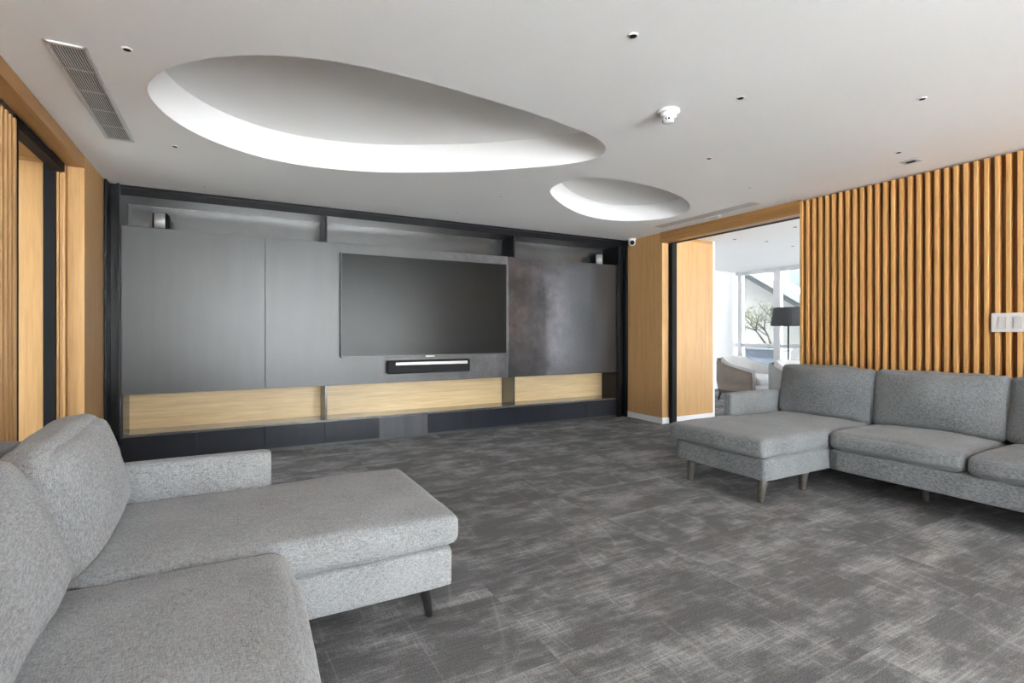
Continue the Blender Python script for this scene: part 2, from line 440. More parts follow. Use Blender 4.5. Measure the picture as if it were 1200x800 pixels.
# right doorway
d2 = thing('door_2', (XR, 3.85, 0), 'wide oak framed opening to the bright lounge with black track', 'doorway', None, 'structure')
bx('header', 'oak_h_shade', d2, XR, XR+.12, 2.967, 4.775, 2.27, CZ-.001, .003)
bx('pillar', 'oak', d2, XR+.022, XR+.13, 4.76, 5.40, .0, CZ-.001, .002)
bx('black_track', 'blackmatte', d2, XR+.121, XR+.19, 2.967, 4.76, 2.266, 2.37)
bx('black_post', 'blackmatte', d2, XR+.135, XR+.215, 4.70, 4.76, 0, 2.33)
bx('jamb_panel', 'oak', d2, XR+.22, 5.65, 4.745, 5.40, 0, 2.325)
bx('jamb_shade', 'oak_shade', d2, XR+.22, 5.65, 4.745, 5.40, 2.326, CZ)  # painted shade strip above the jamb panel
tb = bmesh.new(); box(tb, XR+.012, XR+.022, 4.752, 5.40, 0, .075); box(tb, XR+.012, XR+.13, 4.744, 4.76, 0, .075)
box(tb, XR+.225, 5.655, 4.733, 4.745, 0, .075)
o = obj('baseboard_right', tb, 'trimwhite', None, .002); tag(o, 'white skirting along the oak pillar and jamb', 'baseboard', None, 'structure')

# ---- lounge beyond the opening
sbox('wall_lounge_side', 'white', 'white wall between pillar and lounge', 5.64, 5.70, 4.76, YW, 0, 2.46)
sbox('wall_lounge_far', 'white', 'white end wall of the lounge', 5.6, XW+.1, YW, YW+.12, 0, 2.75)
sbox('ceiling_lounge_bulkhead', 'ceiling', 'lower white ceiling strip inside the opening', XR+.216, 6.0, YR, YW, 2.365, 2.74)
sbox('ceiling_lounge', 'ceiling', 'white lounge ceiling', 6.0, XW+.1, YR, YW, 2.40, 2.74)

# lounge window wall (x = XW)
w1 = thing('window_1', (XW, 5, 0), 'floor to ceiling window of the lounge with white frames', 'window', None, 'structure')
fy = [7.10, 6.27, 5.10, 3.95, 2.80, 1.65, .50, -.65, -1.80, -2.95, -3.95]
fb = bmesh.new()
box(fb, XW-.03, XW+.06, YR, 7.2, 2.33, 2.41); box(fb, XW-.03, XW+.06, YR, 7.2, 0, .08); box(fb, XW-.03, XW+.06, YR, 7.2, .855, .925)
obj('frame', fb, 'alu', w1, .004)
for k, y in enumerate(fy):
    w = .045 if k != 1 else .065
    m_ = bmesh.new(); box(m_, XW-.04, XW+.065, y-w, y+w, 0, 2.40)
    obj('mullion', m_, 'alu', w1, .004)
for a, b_ in zip(fy, fy[1:]):
    g = bmesh.new(); box(g, XW+.01, XW+.016, b_+.04, a-.04, .08, 2.33); obj('pane', g, 'glass', w1)

# window wall behind the camera (y = YR)
w2 = thing('window_2', (1.9, YR, 0), 'window wall opposite the television', 'window', None, 'structure')
fb = bmesh.new()
box(fb, -1.0, 4.8, YR-.06, YR+.02, 2.34, CZ); box(fb, -1.0, 4.8, YR-.06, YR+.02, 0, .06)
obj('frame', fb, 'alu', w2, .004)
fx = [-.97, .45, 1.9, 3.35, 4.75]
for x in fx:
    m_ = bmesh.new(); box(m_, x-.03, x+.03, YR-.06, YR+.02, 0, CZ); obj('mullion', m_, 'alu', w2, .004)
for a, b_ in zip(fx, fx[1:]):
    g = bmesh.new(); box(g, a+.03, b_-.03, YR-.02, YR-.014, .06, 2.34); obj('pane', g, 'glass', w2)

w3 = thing('added_window_3', (7.1, YR, 0), 'added window wall lighting the near end of the lounge', 'window', None, 'structure')  # unseen window added to brighten the lounge and its jamb
fb = bmesh.new()
box(fb, 4.9, XW, YR-.06, YR+.02, 2.34, 2.75); box(fb, 4.9, XW, YR-.06, YR+.02, 0, .06)
obj('frame', fb, 'alu', w3, .004)
fx = [4.93, 6.4, 7.85, XW-.04]
for x in fx:
    m_ = bmesh.new(); box(m_, x-.03, x+.03, YR-.06, YR+.02, 0, 2.40); obj('mullion', m_, 'alu', w3, .004)
for a, b_ in zip(fx, fx[1:]):
    g = bmesh.new(); box(g, a+.03, b_-.03, YR-.02, YR-.014, .06, 2.34); obj('pane', g, 'glass', w3)

# ------------------------------------------------------------------ media wall
mw = thing('media_wall_unit', (1.9, YB, 0), 'dark steel wall unit with long oak lined niches around the television', 'wall unit')
X0, X1 = -.83, 4.60
DV = [(.825, .845), (2.995, 3.015)]
PT, PB = 2.058, .607          # panel top and bottom
SH = .262                     # lower shelf top
YN = 5.765                    # back of niches
bx('top_fascia', 'black', mw, -.90, 4.70, YB-.03, 5.79, 2.314, CZ-.002, .003)
bx('fascia_edge', 'black', mw, -.90, 4.70, YB-.045, YB-.03, 2.375, CZ-.002)
seams = [X0, .28, 2.92, X1]
for a, b_ in zip(seams, seams[1:]):
    bx('steel_panel', 'bare' if a > 2 else 'panel', mw, a+.0015, b_-.0015, YB, YB+.03, PB, PT, .002)
bx('panel_core', 'black', mw, X0+.005, X1-.005, YB+.03, 5.79, PB+.02, PT-.004)
bx('upper_back', 'steel_back', mw, X0, X1, YN, YN+.02, PT-.01, 2.32)
edges = [X0]+[e for d in DV for e in d]+[X1]
for i in range(0, 6, 2):
    bx('niche_back', 'niche_oak', mw, edges[i], edges[i+1], YN, YN+.02, SH-.01, PB+.03, .0)
for a, b_ in DV:
    bx('upper_divider', 'black', mw, a, b_, YB-.005, YN, PT-.006, 2.32)
    bx('lower_divider', 'steel_back', mw, a, b_, YB+.005, YN, SH-.002, PB+.022)
bx('lower_shelf', 'shelf', mw, X0, X1, YB+.004, YN, SH-.02, SH, .002)
dx = [X0, -.28, .28, .825, 1.37, 1.91, 2.455, 3.005, 3.55, 4.09, X1]
for a, b_ in zip(dx, dx[1:]):
    o = bx('drawer_front', 'drawer_reflect' if a == 1.37 else 'drawer', mw, a+.0015, b_-.0015, YB+.006, YB+.03, .028, SH-.022, .0015)
for a, b_ in ((X0, X0+.012), (X1-.012, X1)):
    bx('niche_side', 'steel_back' if a < 0 else 'black', mw, a, b_, YB+.006, YN, SH-.002, PB+.022)
bx('drawer_carcass', 'black', mw, X0, X1, YB+.03, 5.79, .0, SH-.02)
bx('toe_strip', 'bezel', mw, X0, X1, YB+.018, YB+.03, .0, .027)
# side posts: outer flange, recess, inner upright
for side in (-1, 1):
    b = bmesh.new()
    if side < 0:
        box(b, -.918, -.900, 5.275, 5.79, 0, CZ-.001)
        box(b, -.900, -.850, 5.43, 5.79, 0, CZ-.001)
        box(b, -.850, X0, 5.37, 5.79, 0, CZ-.001)
    else:
        box(b, 4.708, 4.738, 5.39, 5.79, 0, CZ-.001)
        box(b, 4.640, 4.708, 5.46, 5.79, 0, CZ-.001)
        box(b, X1, 4.640, 5.42, 5.79, 0, CZ-.001)
    obj('side_post', b, 'black', mw, .002)

# ---- television
tv = thing('television', (1.92, 5.40, .89), 'large flat black television mounted on the steel wall panels', 'television')
TX0, TX1, TZ0, TZ1 = .968, 2.872, .890, 1.958
bx('back_case', 'blackmatte', tv, TX0+.02, TX1-.02, 5.405, YB+.002, TZ0+.03, TZ1-.03, .008)
b = bmesh.new()
box(b, TX0, TX1, 5.392, 5.41, TZ0, TZ0+.014); box(b, TX0, TX1, 5.392, 5.41, TZ1-.008, TZ1)
box(b, TX0, TX0+.008, 5.392, 5.41, TZ0, TZ1); box(b, TX1-.008, TX1, 5.392, 5.41, TZ0, TZ1)
obj('bezel', b, 'bezel', tv, .002)
bx('screen', 'screen', tv, TX0+.007, TX1-.007, 5.395, 5.409, TZ0+.012, TZ1-.007, .001)
b = bmesh.new(); box(b, 1.865, 1.965, 5.388, 5.398, TZ0-.012, TZ0+.004)
obj('maker_badge', b, 'silver', tv, .003)

# ---- soundbar
sb = thing('soundbar', (1.92, 5.40, .705), 'black soundbar with a pale strip mounted under the television', 'soundbar')
b = bmesh.new(); box(b, 1.44, 2.388, 5.365, YB, .705, .845); obj('body', b, 'mesh_black', sb, .018, seg=4)
bx('control_strip', 'silver', sb, 1.52, 2.345, 5.352, 5.367, .795, .828, .004)

# ---- two small speakers on the upper shelf
def speaker(x, y, label, turn):
    t = thing('shelf_speaker', (x, y, PT), label, 'speaker', 'small speakers on the media wall')
    b = bmesh.new(); cushion(b, (x, y, PT+.08), (.118, .118, .156), .03, n=10, wr=0, rot=Matrix.Rotation(turn, 3, 'Z'))
    obj('body', b, 'blackmatte', t, smooth=True)
    b = bmesh.new(); R_ = Matrix.Rotation(turn, 3, 'Z'); vs = []
    for z in (PT+.012, PT+.148):
        row = []
        for k in range(11):
            u = -1+k/5
            p = R_ @ Vector((u*.042, -.0605-.004*(1-u*u), 0)); row.append(b.verts.new((x+p.x, y+p.y, z)))
        vs.append(row)
    for k in range(10): b.faces.new((vs[0][k], vs[0][k+1], vs[1][k+1], vs[1][k]))
    g = obj('front_grille', b, 'silver', t, smooth=True)
    s = g.modifiers.new('thick', 'SOLIDIFY'); s.thickness = .006; s.offset = 0
    tag(g, 'silver grey front grille')
speaker(-.555, 5.56, 'small black speaker on the upper shelf at the left end', -.15)
speaker(4.42, 5.60, 'small speaker on the upper shelf at the right end near the security camera', -.75)

# ------------------------------------------------------------------ ceiling fittings
g = thing('air_grille', (-.64, 3.53, CZ), 'long grey louvred air grille in the ceiling at left', 'air vent')
gx0, gx1, gy0, gy1 = -.715, -.562, 2.89, 4.165
b = bmesh.new()
for d in ((gx0, gx1, gy0, gy0+.02), (gx0, gx1, gy1-.02, gy1), (gx0, gx0+.016, gy0, gy1), (gx1-.016, gx1, gy0, gy1)):
    box(b, *d, CZ-.008, CZ+.0)
obj('frame', b, 'grille_frame', g, .001)
b = bmesh.new(); box(b, gx0+.014, gx1-.014, gy0+.018, gy1-.018, CZ-.0025, CZ-.001); obj('backing', b, 'darkhole', g)
b = bmesh.new(); n = 12
for k in range(n):
    x = gx0+.016+(gx1-gx0-.032)*(k+.5)/n; box(b, x-.0022, x+.0022, gy0+.018, gy1-.018, CZ-.0075, CZ-.0025)
obj('louvres', b, 'grille', g)
for k in range(1, 5):
    y = gy0+(gy1-gy0)*k/5
    b = bmesh.new(); box(b, gx0+.014, gx1-.014, y-.003, y+.003, CZ-.0074, CZ-.002); obj('cross_bar', b, 'grille', g)

g = thing('slot_diffuser', (4.47, 3.88, CZ), 'pale linear slot diffuser in the ceiling along the oak header', 'air vent')
b = bmesh.new(); box(b, 4.385, 4.520, 3.235, 4.53, CZ-.005, CZ-.0005); obj('frame', b, 'grille_frame', g, .001)
b = bmesh.new()
for k in range(3): x = 4.412+k*.040; box(b, x-.008, x+.008, 3.25, 4.515, CZ-.006, CZ-.0045)
obj('slots', b, 'grille', g)
g = thing('access_plate', (4.59, 3.86, CZ), 'small white plate on the ceiling between slot diffuser and oak header', 'ceiling plate')
b = bmesh.new(); box(b, 4.565, 4.62, 3.77, 3.94, CZ-.010, CZ+.002); obj('plate', b, 'plastic', g, .002)
b = bmesh.new(); box(b, 4.580, 4.605, 3.80, 3.91, CZ-.0115, CZ-.0095); obj('slot', b, 'grille', g)

def pinhole(x, y, label, sz=.016, z=CZ):
    t = thing('ceiling_downlight', (x, y, z), label, 'downlight', 'pinhole downlights in the ceiling')
    b = bmesh.new(); lathe(b, [(sz*1.35, -.001), (sz*1.35, -.004), (sz, -.006), (sz, -.001)], (x, y, z), 20); obj('trim_ring', b, 'plastic', t)
    b = bmesh.new(); lathe(b, [(sz*.92, -.0015), (sz*.92, -.0063)], (x, y, z), 20); obj('aperture', b, 'darkhole', t)
for x, y, l in [(-.408, 2.817, 'pinhole downlight beside the near end of the long air grille'),
                (-.337, 4.129, 'pinhole downlight past the far end of the long air grille'),
                (1.491, 1.663, 'pinhole downlight nearest the camera, in front of the smoke detector'),
                (2.39, 1.827, 'pinhole downlight to the right of the smoke detector'),
                (3.018, 2.569, 'pinhole downlight between smoke detector and small ceiling recess'),
                (3.255, 1.367, 'pinhole downlight at the upper right, out from the oak slats'),
                (4.077, 1.853, 'pinhole downlight just beside the square ceiling light')]:
    pinhole(x, y, l)
for x, y, l in [(2.186, 4.208, 'tiny dark hole in the ceiling between the large recess and media wall'),
                (2.792, 4.925, 'tiny dark hole in the ceiling closest to the media wall, right of centre'),
                (2.065, 5.001, 'tiny dark hole in the ceiling above the television'),
                (3.928, 2.911, 'tiny dark hole in the ceiling between small recess and oak slats'),
                (-.204, 5.134, 'tiny dark hole in the ceiling above the left end of the media wall')]:
    pinhole(x, y, l, .007)
for x, y, z, l in [(5.769, 4.5, 2.365, 'downlight in the lounge ceiling just inside the opening, left'),
                   (5.706, 3.639, 2.365, 'downlight in the lounge ceiling just inside the opening, right'),
                   (6.45, 4.52, 2.40, 'downlight further into the lounge ceiling, left'),
                   (7.128, 4.584, 2.40, 'downlight deepest in the lounge ceiling')]:
    pinhole(x, y, l, .022, z)
g = thing('square_downlight', (4.368, 1.906, CZ), 'square ceiling light with dark centre near the oak slats', 'downlight')
R_ = Matrix.Rotation(0, 3, 'Z')
b = bmesh.new(); box(b, 4.318, 4.418, 1.856, 1.956, CZ-.006, CZ-.0005); obj('plate', b, 'grille', g, .001)
b = bmesh.new(); box(b, 4.345, 4.391, 1.878, 1.934, CZ-.008, CZ-.005); obj('aperture', b, 'darkhole', g)

g = thing('smoke_detector', (2.175, 2.137, CZ), 'round white smoke detector hanging from the ceiling', 'smoke detector')
c = (2.175, 2.137, CZ)
b = bmesh.new(); lathe(b, [(.062, -.0005), (.064, -.010), (.058, -.017), (.030, -.018)], c, 36); obj('base', b, 'plastic', g, smooth=True)
b = bmesh.new(); lathe(b, [(.044, -.016), (.046, -.022), (.045, -.034), (.034, -.042)], c, 36); obj('collar', b, 'plastic', g, smooth=True)
b = bmesh.new()
for k in range(10):
    a = 2*PI*k/10; p = Vector(c)+Vector((.028*math.cos(a), .028*math.sin(a), 0))
    tube(b, [p+Vector((0, 0, -.040)), p+Vector((0, 0, -.060))], [.004, .004], 6)
obj('cage', b, 'plastic', g)
b = bmesh.new(); lathe(b, [(.017, -.040), (.017, -.058)], c, 20); obj('sensor', b, 'darkhole', g)
b = bmesh.new(); lathe(b, [(.032, -.058), (.032, -.064), (.024, -.069)], c, 28); obj('cap', b, 'plastic', g, smooth=True)

# security camera on the pillar top
g = thing('security_camera', (4.70, 5.25, CZ), 'white turret security camera at the top of the oak pillar', 'security camera')
b = bmesh.new(); lathe(b, [(.052, -.001), (.052, -.022), (.044, -.030)], (4.685, 5.25, CZ), 28); obj('mount', b, 'plastic', g, smooth=True)
hc = Vector((4.68, 5.245, CZ-.055)); aim = (Vector((1.2, 0, 1.0))-hc).normalized()
rotq = Vector((0, 0, 1)).rotation_difference(aim).to_matrix()
b = bmesh.new(); lathe(b, [(.004, -.045), (.028, -.036), (.042, -.018), (.046, 0), (.042, .018), (.034, .032)], hc, 28, rot=rotq); obj('housing', b, 'plastic', g, smooth=True)
b = bmesh.new(); lathe(b, [(.031, .030), (.030, .036), (.016, .038), (.003, .0385)], hc, 24, rot=rotq); obj('lens', b, 'blackmatte', g, smooth=True)

# switch plate on the slats
g = thing('switch_plate', (XR, 1.4, 1.21), 'pale grey multi switch plate fixed on the oak slats', 'light switch')
bx('plate', 'switch', g, XR-.014, XR, 1.235, 1.566, 1.146, 1.279, .003)
for k in range(4):
    y = 1.527-.078*k
    o = bx('rocker', 'switch_r', g, XR-.018, XR-.013, y-.046, y-.0, 1.172, 1.252, .002)

# ------------------------------------------------------------------ sofas
def sofa(name, label, fab, legm, xf, sgn, y_far, y_c, y_end, xchaise, xback, seat, dims, seed):
    """xf front edge of the seats, sgn +1 if the front faces +x; chaise between y_c and y_far; seats split at `seat`"""
    t = thing(name, ((xf+xback)/2, (y_far+y_end)/2, 0), label, 'sofa')
    def sx(a, b_): return (min(a, b_), max(a, b_))
    zb0, zb1, zs, za, zf = dims['base0'], dims['base1'], dims['seat'], dims['arm'], dims['frame']
    aw = dims['armw']
    # base frame (chaise + seats) as one upholstered L
    b = bmesh.new(); x0, x1 = sx(xchaise-sgn*.03, xback)
    cushion(b, ((x0+x1)/2, (y_c+y_far+.0)/2, (zb0+zb1)/2), (x1-x0, y_far-y_c-.0, zb1-zb0), .018, n=8, wr=0)
    obj('chaise_base', b, fab, t, smooth=True)
    b = bmesh.new(); x0, x1 = sx(xf-sgn*.02, xback)
    cushion(b, ((x0+x1)/2, (y_c+y_end)/2-.002, (zb0+zb1)/2), (x1-x0, y_c-y_end-.006, zb1-zb0), .018, n=8, wr=0)
    obj('seat_base', b, fab, t, smooth=True)
    # arms: one beyond the chaise, one at the near end
    for y, nm in ((y_far+aw/2, 'arm'), (y_end-aw/2, 'arm')):
        b = bmesh.new(); x0, x1 = sx(dims['armx'], xback)
        cushion(b, ((x0+x1)/2, y, (zb0+za)/2), (x1-x0, aw, za-zb0), .022, (0, .006, .0), n=10, wr=.001, seed=seed)
        obj(nm, b, fab, t, smooth=True)
    # back frame
    b = bmesh.new(); x0, x1 = sx(xback, xback+sgn*.12)
    cushion(b, ((x0+x1)/2, (y_far+y_end)/2, (zb0+zf)/2), (x1-x0, y_far-y_end+.02, zf-zb0), .04, n=10, wr=.001, seed=seed)
    obj('back_frame', b, fab, t, smooth=True)
    # chaise cushion (slightly wider in front of the arm)
    xb = xback+sgn*.12
    b = bmesh.new(); x0, x1 = sx(xchaise, xb)
    def widen(p, u):
        s = (p.x*sgn)/((x1-x0)/2)
        ax = (abs(dims['armx']-(x0+x1)/2))/((x1-x0)/2)*(1 if (dims['armx']-(x0+x1)/2)*sgn > 0 else -1)
        k = max(0, min(1, (s-ax)/.06+.5))
        if u.y > 0: p.y += u.y*.05*k
        return p
    cushion(b, ((x0+x1)/2, (y_c+y_far)/2, (zb1+zs)/2), (x1-x0, y_far-y_c-.004, zs-zb1), .033, (.012, .004, .022), n=24, wr=.005, seed=seed, sag=widen)
    obj('chaise_cushion', b, fab, t, smooth=True)
    ys = [y_c]+seat
    for i, (a, c_) in enumerate(zip(ys, ys[1:])):
        b = bmesh.new(); x0, x1 = sx(xf, xb)
        cushion(b, ((x0+x1)/2, (a+c_)/2, (zb1+zs)/2), (x1-x0, a-c_-.004, zs-zb1), .05, (.015, .004, dims.get('spuff', .028)), n=22, wr=.005, seed=seed+5*i+1)
        obj('seat_cushion', b, fab, t, smooth=True)
    yb = [y_far]+ys
    for i, (a, c_) in enumerate(zip(yb, yb[1:])):
        b = bmesh.new()
        tilt = Matrix.Rotation(-sgn*(dims['tilt'] if i else dims.get('tilt0', dims['tilt'])), 3, 'Y')
        hh = dims.get('bh0', dims['bh']) if i == 0 else dims['bh']
        if 'roll' in dims: tilt = Matrix.Rotation(dims['roll'][i], 3, 'X') @ tilt
        cushion(b, (xb+sgn*(dims['bt']/2+dims['bo']+(dims.get('bo0', 0) if i == 0 else 0)), (a+c_)/2, zs-.01+hh/2), (dims['bt'], a-c_+dims['bw'], hh), dims['br'], (dims['bpuff'], .012, .02), n=24, wr=.008, seed=seed+9*i+3, rot=tilt, pinch=dims['pinch'], ear=dims['ear'])
        obj('back_cushion', b, fab, t, smooth=True)
    for (x, y) in dims['legs']:
        b = bmesh.new(); cxm, cym = (xchaise+xback)/2, (y_far+y_c)/2
        lx = .02*(1 if x > cxm else -1); 
        tube(b, [(x, y, zb0+.012), (x, y, zb0-.03), (x+lx, y, .0)], [.024*dims.get('lk', 1), .023*dims.get('lk', 1), .013*dims.get('lk', 1)], 14)
        obj('leg', b, legm, t, smooth=True)
    return t

sofa('sectional_sofa', 'light grey woven sectional sofa with chaise in the left foreground', 'sofa_light', 'leg_black',
     .165, 1, 2.665, 1.875, .30, .79, -.82, [1.085, .30],
     dict(base0=.150, base1=.305, seat=.425, arm=.585, frame=.735, armw=.085, armx=.165, tilt=.40, tilt0=.22, bt=.19, bh=.41, bo=.083, bo0=.033, bpuff=.035, roll=(.055, .01, 0), bh0=.392, bw=-.005, pinch=.32, ear=.05, br=.05,
          legs=[(.68, 1.98), (.68, 2.56), (-.65, 2.58), (.10, .40), (-.65, .40), (.05, 1.93)]), 11)
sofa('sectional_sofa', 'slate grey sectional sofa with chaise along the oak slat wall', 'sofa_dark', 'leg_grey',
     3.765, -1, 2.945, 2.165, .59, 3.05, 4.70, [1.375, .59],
     dict(base0=.155, base1=.305, seat=.435, arm=.625, frame=.66, armw=.085, armx=3.73, tilt=.20, bt=.17, bh=.42, bo=.055, bpuff=.05, bw=.0, lk=1.4, pinch=.35, ear=-.006, br=.035,
          legs=[(3.14, 2.236), (3.143, 2.84), (3.66, 2.27), (4.60, 2.88), (4.12, 1.72), (4.60, .7), (3.86, .7)]), 40)

# ------------------------------------------------------------------ lounge furniture
def armchair(name, label, cx, cy, rot, shell='taupe'):
    t = thing(name, (cx, cy, 0), label, 'armchair', 'cream armchairs in the lounge')
    Rm = Matrix.Rotation(rot, 3, 'Z'); C0 = Vector((cx, cy, 0))
    # curved shell: a horseshoe wall, high at the back, sloping down to the arms; +x is the front
    W, D, T = .40, .38, .10
    def wall(rin, rout, z0, topf, nm, mat):
        b = bmesh.new(); sect = []
        n = 40
        for k in range(n+1):
            u = -1+2*k/n; a = PI*(u*.5)+PI   # back half circle then straight arms
            ang = u*2.35
            if abs(ang) <= PI/2: base = Vector((-math.cos(ang), math.sin(ang), 0)); nrm = base.copy(); base = Vector((base.x*D, base.y*W, 0))
            else:
                s = 1 if ang > 0 else -1; ext = (abs(ang)-PI/2)/(2.35-PI/2)*.40
                base = Vector((ext, s*(W-.03*ext/.4), 0)); nrm = Vector((0, s, 0))
            zt = topf(abs(u))
            fl = .035
            pts = [base-nrm*rin+Vector((0, 0, z0)), base+nrm*(rout-fl)+Vector((0, 0, z0)), base+nrm*(rout)+Vector((0, 0, z0+.18)), base+nrm*(rout)+Vector((0, 0, zt-.06)),
                   base+nrm*(rout-.02)+Vector((0, 0, zt-.01)), base+nrm*((rout-rin)/2)+Vector((0, 0, zt)), base-nrm*(rin-.02)+Vector((0, 0, zt-.01)), base-nrm*rin+Vector((0, 0, zt-.06))]
            sect.append([b.verts.new(C0+Rm @ p) for p in pts])
        for s0, s1 in zip(sect, sect[1:]):
            for k in range(8): b.faces.new((s0[k], s0[(k+1) % 8], s1[(k+1) % 8], s1[k]))
        b.faces.new(sect[0]); b.faces.new(list(reversed(sect[-1])))
        return obj(nm, b, mat, t, smooth=True)
    top = lambda u: .74-.20*max(0, (u-.38)/.62)**.9 if u > .38 else .74
    tag(wall(-.025, .05, .14, lambda u: top(u)-.035, 'outer_shell', shell), 'taupe leather outer shell' if shell == 'taupe' else None)
    wall(.065, .058, .30, top, 'inner_shell', 'cream') if False else wall(.07, -.020, .20, top, 'inner_padding', 'cream')
    b = bmesh.new(); cushion(b, C0+Rm @ Vector((.10, 0, .36)), (.66, .60, .15), .06, (.02, .01, .03), n=12, wr=.002, rot=Rm); obj('seat_cushion', b, 'cream', t, smooth=True)
    b = bmesh.new(); cushion(b, C0+Rm @ Vector((.09, 0, .22)), (.62, .66, .15), .03, n=8, wr=0, rot=Rm); obj('seat_base', b, 'cream', t, smooth=True)
    for sx_, sy_ in ((-1, -1), (-1, 1), (1, -1), (1, 1)):
        p = C0+Rm @ Vector((.02+.28*sx_, .26*sy_, 0)); q = C0+Rm @ Vector((.02+.31*sx_, .29*sy_, 0))
        b = bmesh.new(); tube(b, [(p.x, p.y, .16), (q.x, q.y, 0)], [.020, .011], 10); obj('leg', b, 'leg_black', t, smooth=True)
armchair('armchair', 'cream armchair with taupe leather shell standing in the lounge', 7.62, 5.76, -1.5)
armchair('armchair', 'grey backed armchair half hidden behind oak slats and sofa cushion', 7.13, 4.44, -1.5, 'greyshell')

fl = thing('floor_lamp', (8.0, 5.22, 0), 'floor lamp with charcoal drum shade in the lounge', 'floor lamp')
lc = (8.0, 5.22, 0)
b = bmesh.new(); lathe(b, [(.14, 0), (.14, .012), (.02, .02)], lc, 32); obj('base', b, 'blackmatte', fl, smooth=False)
b = bmesh.new(); lathe(b, [(.012, .015), (.012, 1.50)], lc, 14); obj('pole', b, 'blackmatte', fl, smooth=True)
b = bmesh.new(); n = 40; rr = []
for r, z in ((.262, 1.255), (.225, 1.555), (.220, 1.555), (.257, 1.255)):
    rr.append([b.verts.new((lc[0]+r*math.cos(2*PI*k/n), lc[1]+r*math.sin(2*PI*k/n), z)) for k in range(n)])
for j in range(4):
    for k in range(n): b.faces.new((rr[j][k], rr[j][(k+1) % n], rr[(j+1) % 4][(k+1) % n], rr[(j+1) % 4][k]))
obj('lamp_shade', b, 'lampshade', fl, smooth=False)
b = bmesh.new(); lathe(b, [(.006, 1.49), (.222, 1.500), (.222, 1.506), (.006, 1.512)], lc, 30); obj('shade_spider', b, 'blackmatte', fl)

# ------------------------------------------------------------------ outside
bm = bmesh.new(); box(bm, -14, 30, -30, YR-.1, -.25, -.10)
o = struct('terrace', bm, 'paving', 'pale paved terrace outside'); o['category'] = 'ground'

bm = bmesh.new(); box(bm, -14, -2.0, YR-.1, 14, -.25, -.10)  # unseen ground, added dark to limit light through the left doorway
o = struct('added_ground_passage', bm, 'soil', 'dark ground added outside the passage'); o['category'] = 'ground'
bm = bmesh.new(); box(bm, XW+.1, 30, YR-.1, 24, -.25, -.10)  # ground split from the terrace and darkened to cut bounce light
o = struct('added_deck_lounge', bm, 'deck', 'dark deck added outside the lounge window'); o['category'] = 'ground'
# planter with a sparse tree
g = thing('planter', (10.6, 7.45, 0), 'blue grey rectangular planter outside the lounge window', 'planter')
b = bmesh.new(); box(b, 10.3, 10.75, 6.95, 7.75, -.10, .78); obj('body', b, 'planter', g, .01)
b = bmesh.new(); box(b, 10.28, 10.77, 6.93, 7.77, .76, .80); obj('rim', b, 'planter', g, .005)
b = bmesh.new(); box(b, 10.32, 10.73, 6.97, 7.73, .76, .803); obj('soil', b, 'bark', g)

def tree(name, label, cat, base, h, spread, nleaf, seed, lean=(0, 0), leaf=.045, depth=3):
    rnd = random.Random(seed)
    t = thing(name, base, label, cat)
    bw, bl = bmesh.new(), bmesh.new()
    tips = []
    def grow(p, d, L, r, lev):
        pts = [p]; q = p.copy(); dd = d.copy()
        for k in range(4):
            dd = (dd+Vector((rnd.uniform(-.2, .2), rnd.uniform(-.2, .2), rnd.uniform(-.05, .15)))).normalized()
            if q.z < base[2]+.15: dd.z = max(dd.z, .15)
            q = q+dd*L/4; pts.append(q.copy())
            if lev <= 1: tips.append(q.copy())
        tube(bw, pts, [r*(1-.16*i) for i in range(5)], 6)
        if lev > 0:
            for k in range(rnd.randint(3, 4)):
                i = rnd.randint(2, 4); a = rnd.uniform(0, 2*PI)
                nd = (dd*.7+Vector((math.cos(a)*spread, math.sin(a)*spread, rnd.uniform(0, .5)))).normalized()
                grow(pts[i], nd, L*rnd.uniform(.6, .8), r*.5, lev-1)
    b0 = Vector(base)
    for k in range(3):
        a = 2*PI*k/3+.5
        grow(b0+Vector((math.cos(a)*.05, math.sin(a)*.05, 0)), Vector((math.cos(a)*spread*.6+lean[0], math.sin(a)*spread*.6+lean[1], 1)).normalized(), h*.42, h*.021, depth-1)
    for _ in range(nleaf):
        p = rnd.choice(tips)+Vector((rnd.gauss(0, .05), rnd.gauss(0, .05), rnd.gauss(0, .05)))
        u = Vector((rnd.gauss(0, 1), rnd.gauss(0, 1), rnd.gauss(0, 1))).normalized(); w = u.orthogonal().normalized(); n_ = u.cross(w)
        p.z = max(p.z, base[2]+.1)
        s = leaf*rnd.uniform(.6, 1.3)
        vs = [bl.verts.new(p+x) for x in (-u*s, w*s*.45+n_*s*.12, u*s, -w*s*.45+n_*s*.12)]
        bl.faces.new(vs)
    obj('branches', bw, 'bark', t, smooth=True)
    obj('foliage', bl, 'leaf', t, recalc=False)
tree('sparse_tree', 'sparse small tree with twisting branches growing in the planter', 'tree', (10.55, 7.28, .806), 1.5, .85, 420, 3, (0, .25), leaf=.04)
tree('shrub', 'dense green shrub behind the floor lamp outside', 'shrub', (11.15, 6.5, -.1), 1.35, .7, 1500, 9, leaf=.05)
bm = bmesh.new(); box(bm, 11.9, 12.0, 3.0, 7.3, -.1, .88)
o = struct('wall_terrace', bm, 'stucco', 'low white terrace wall'); o['category'] = 'wall'

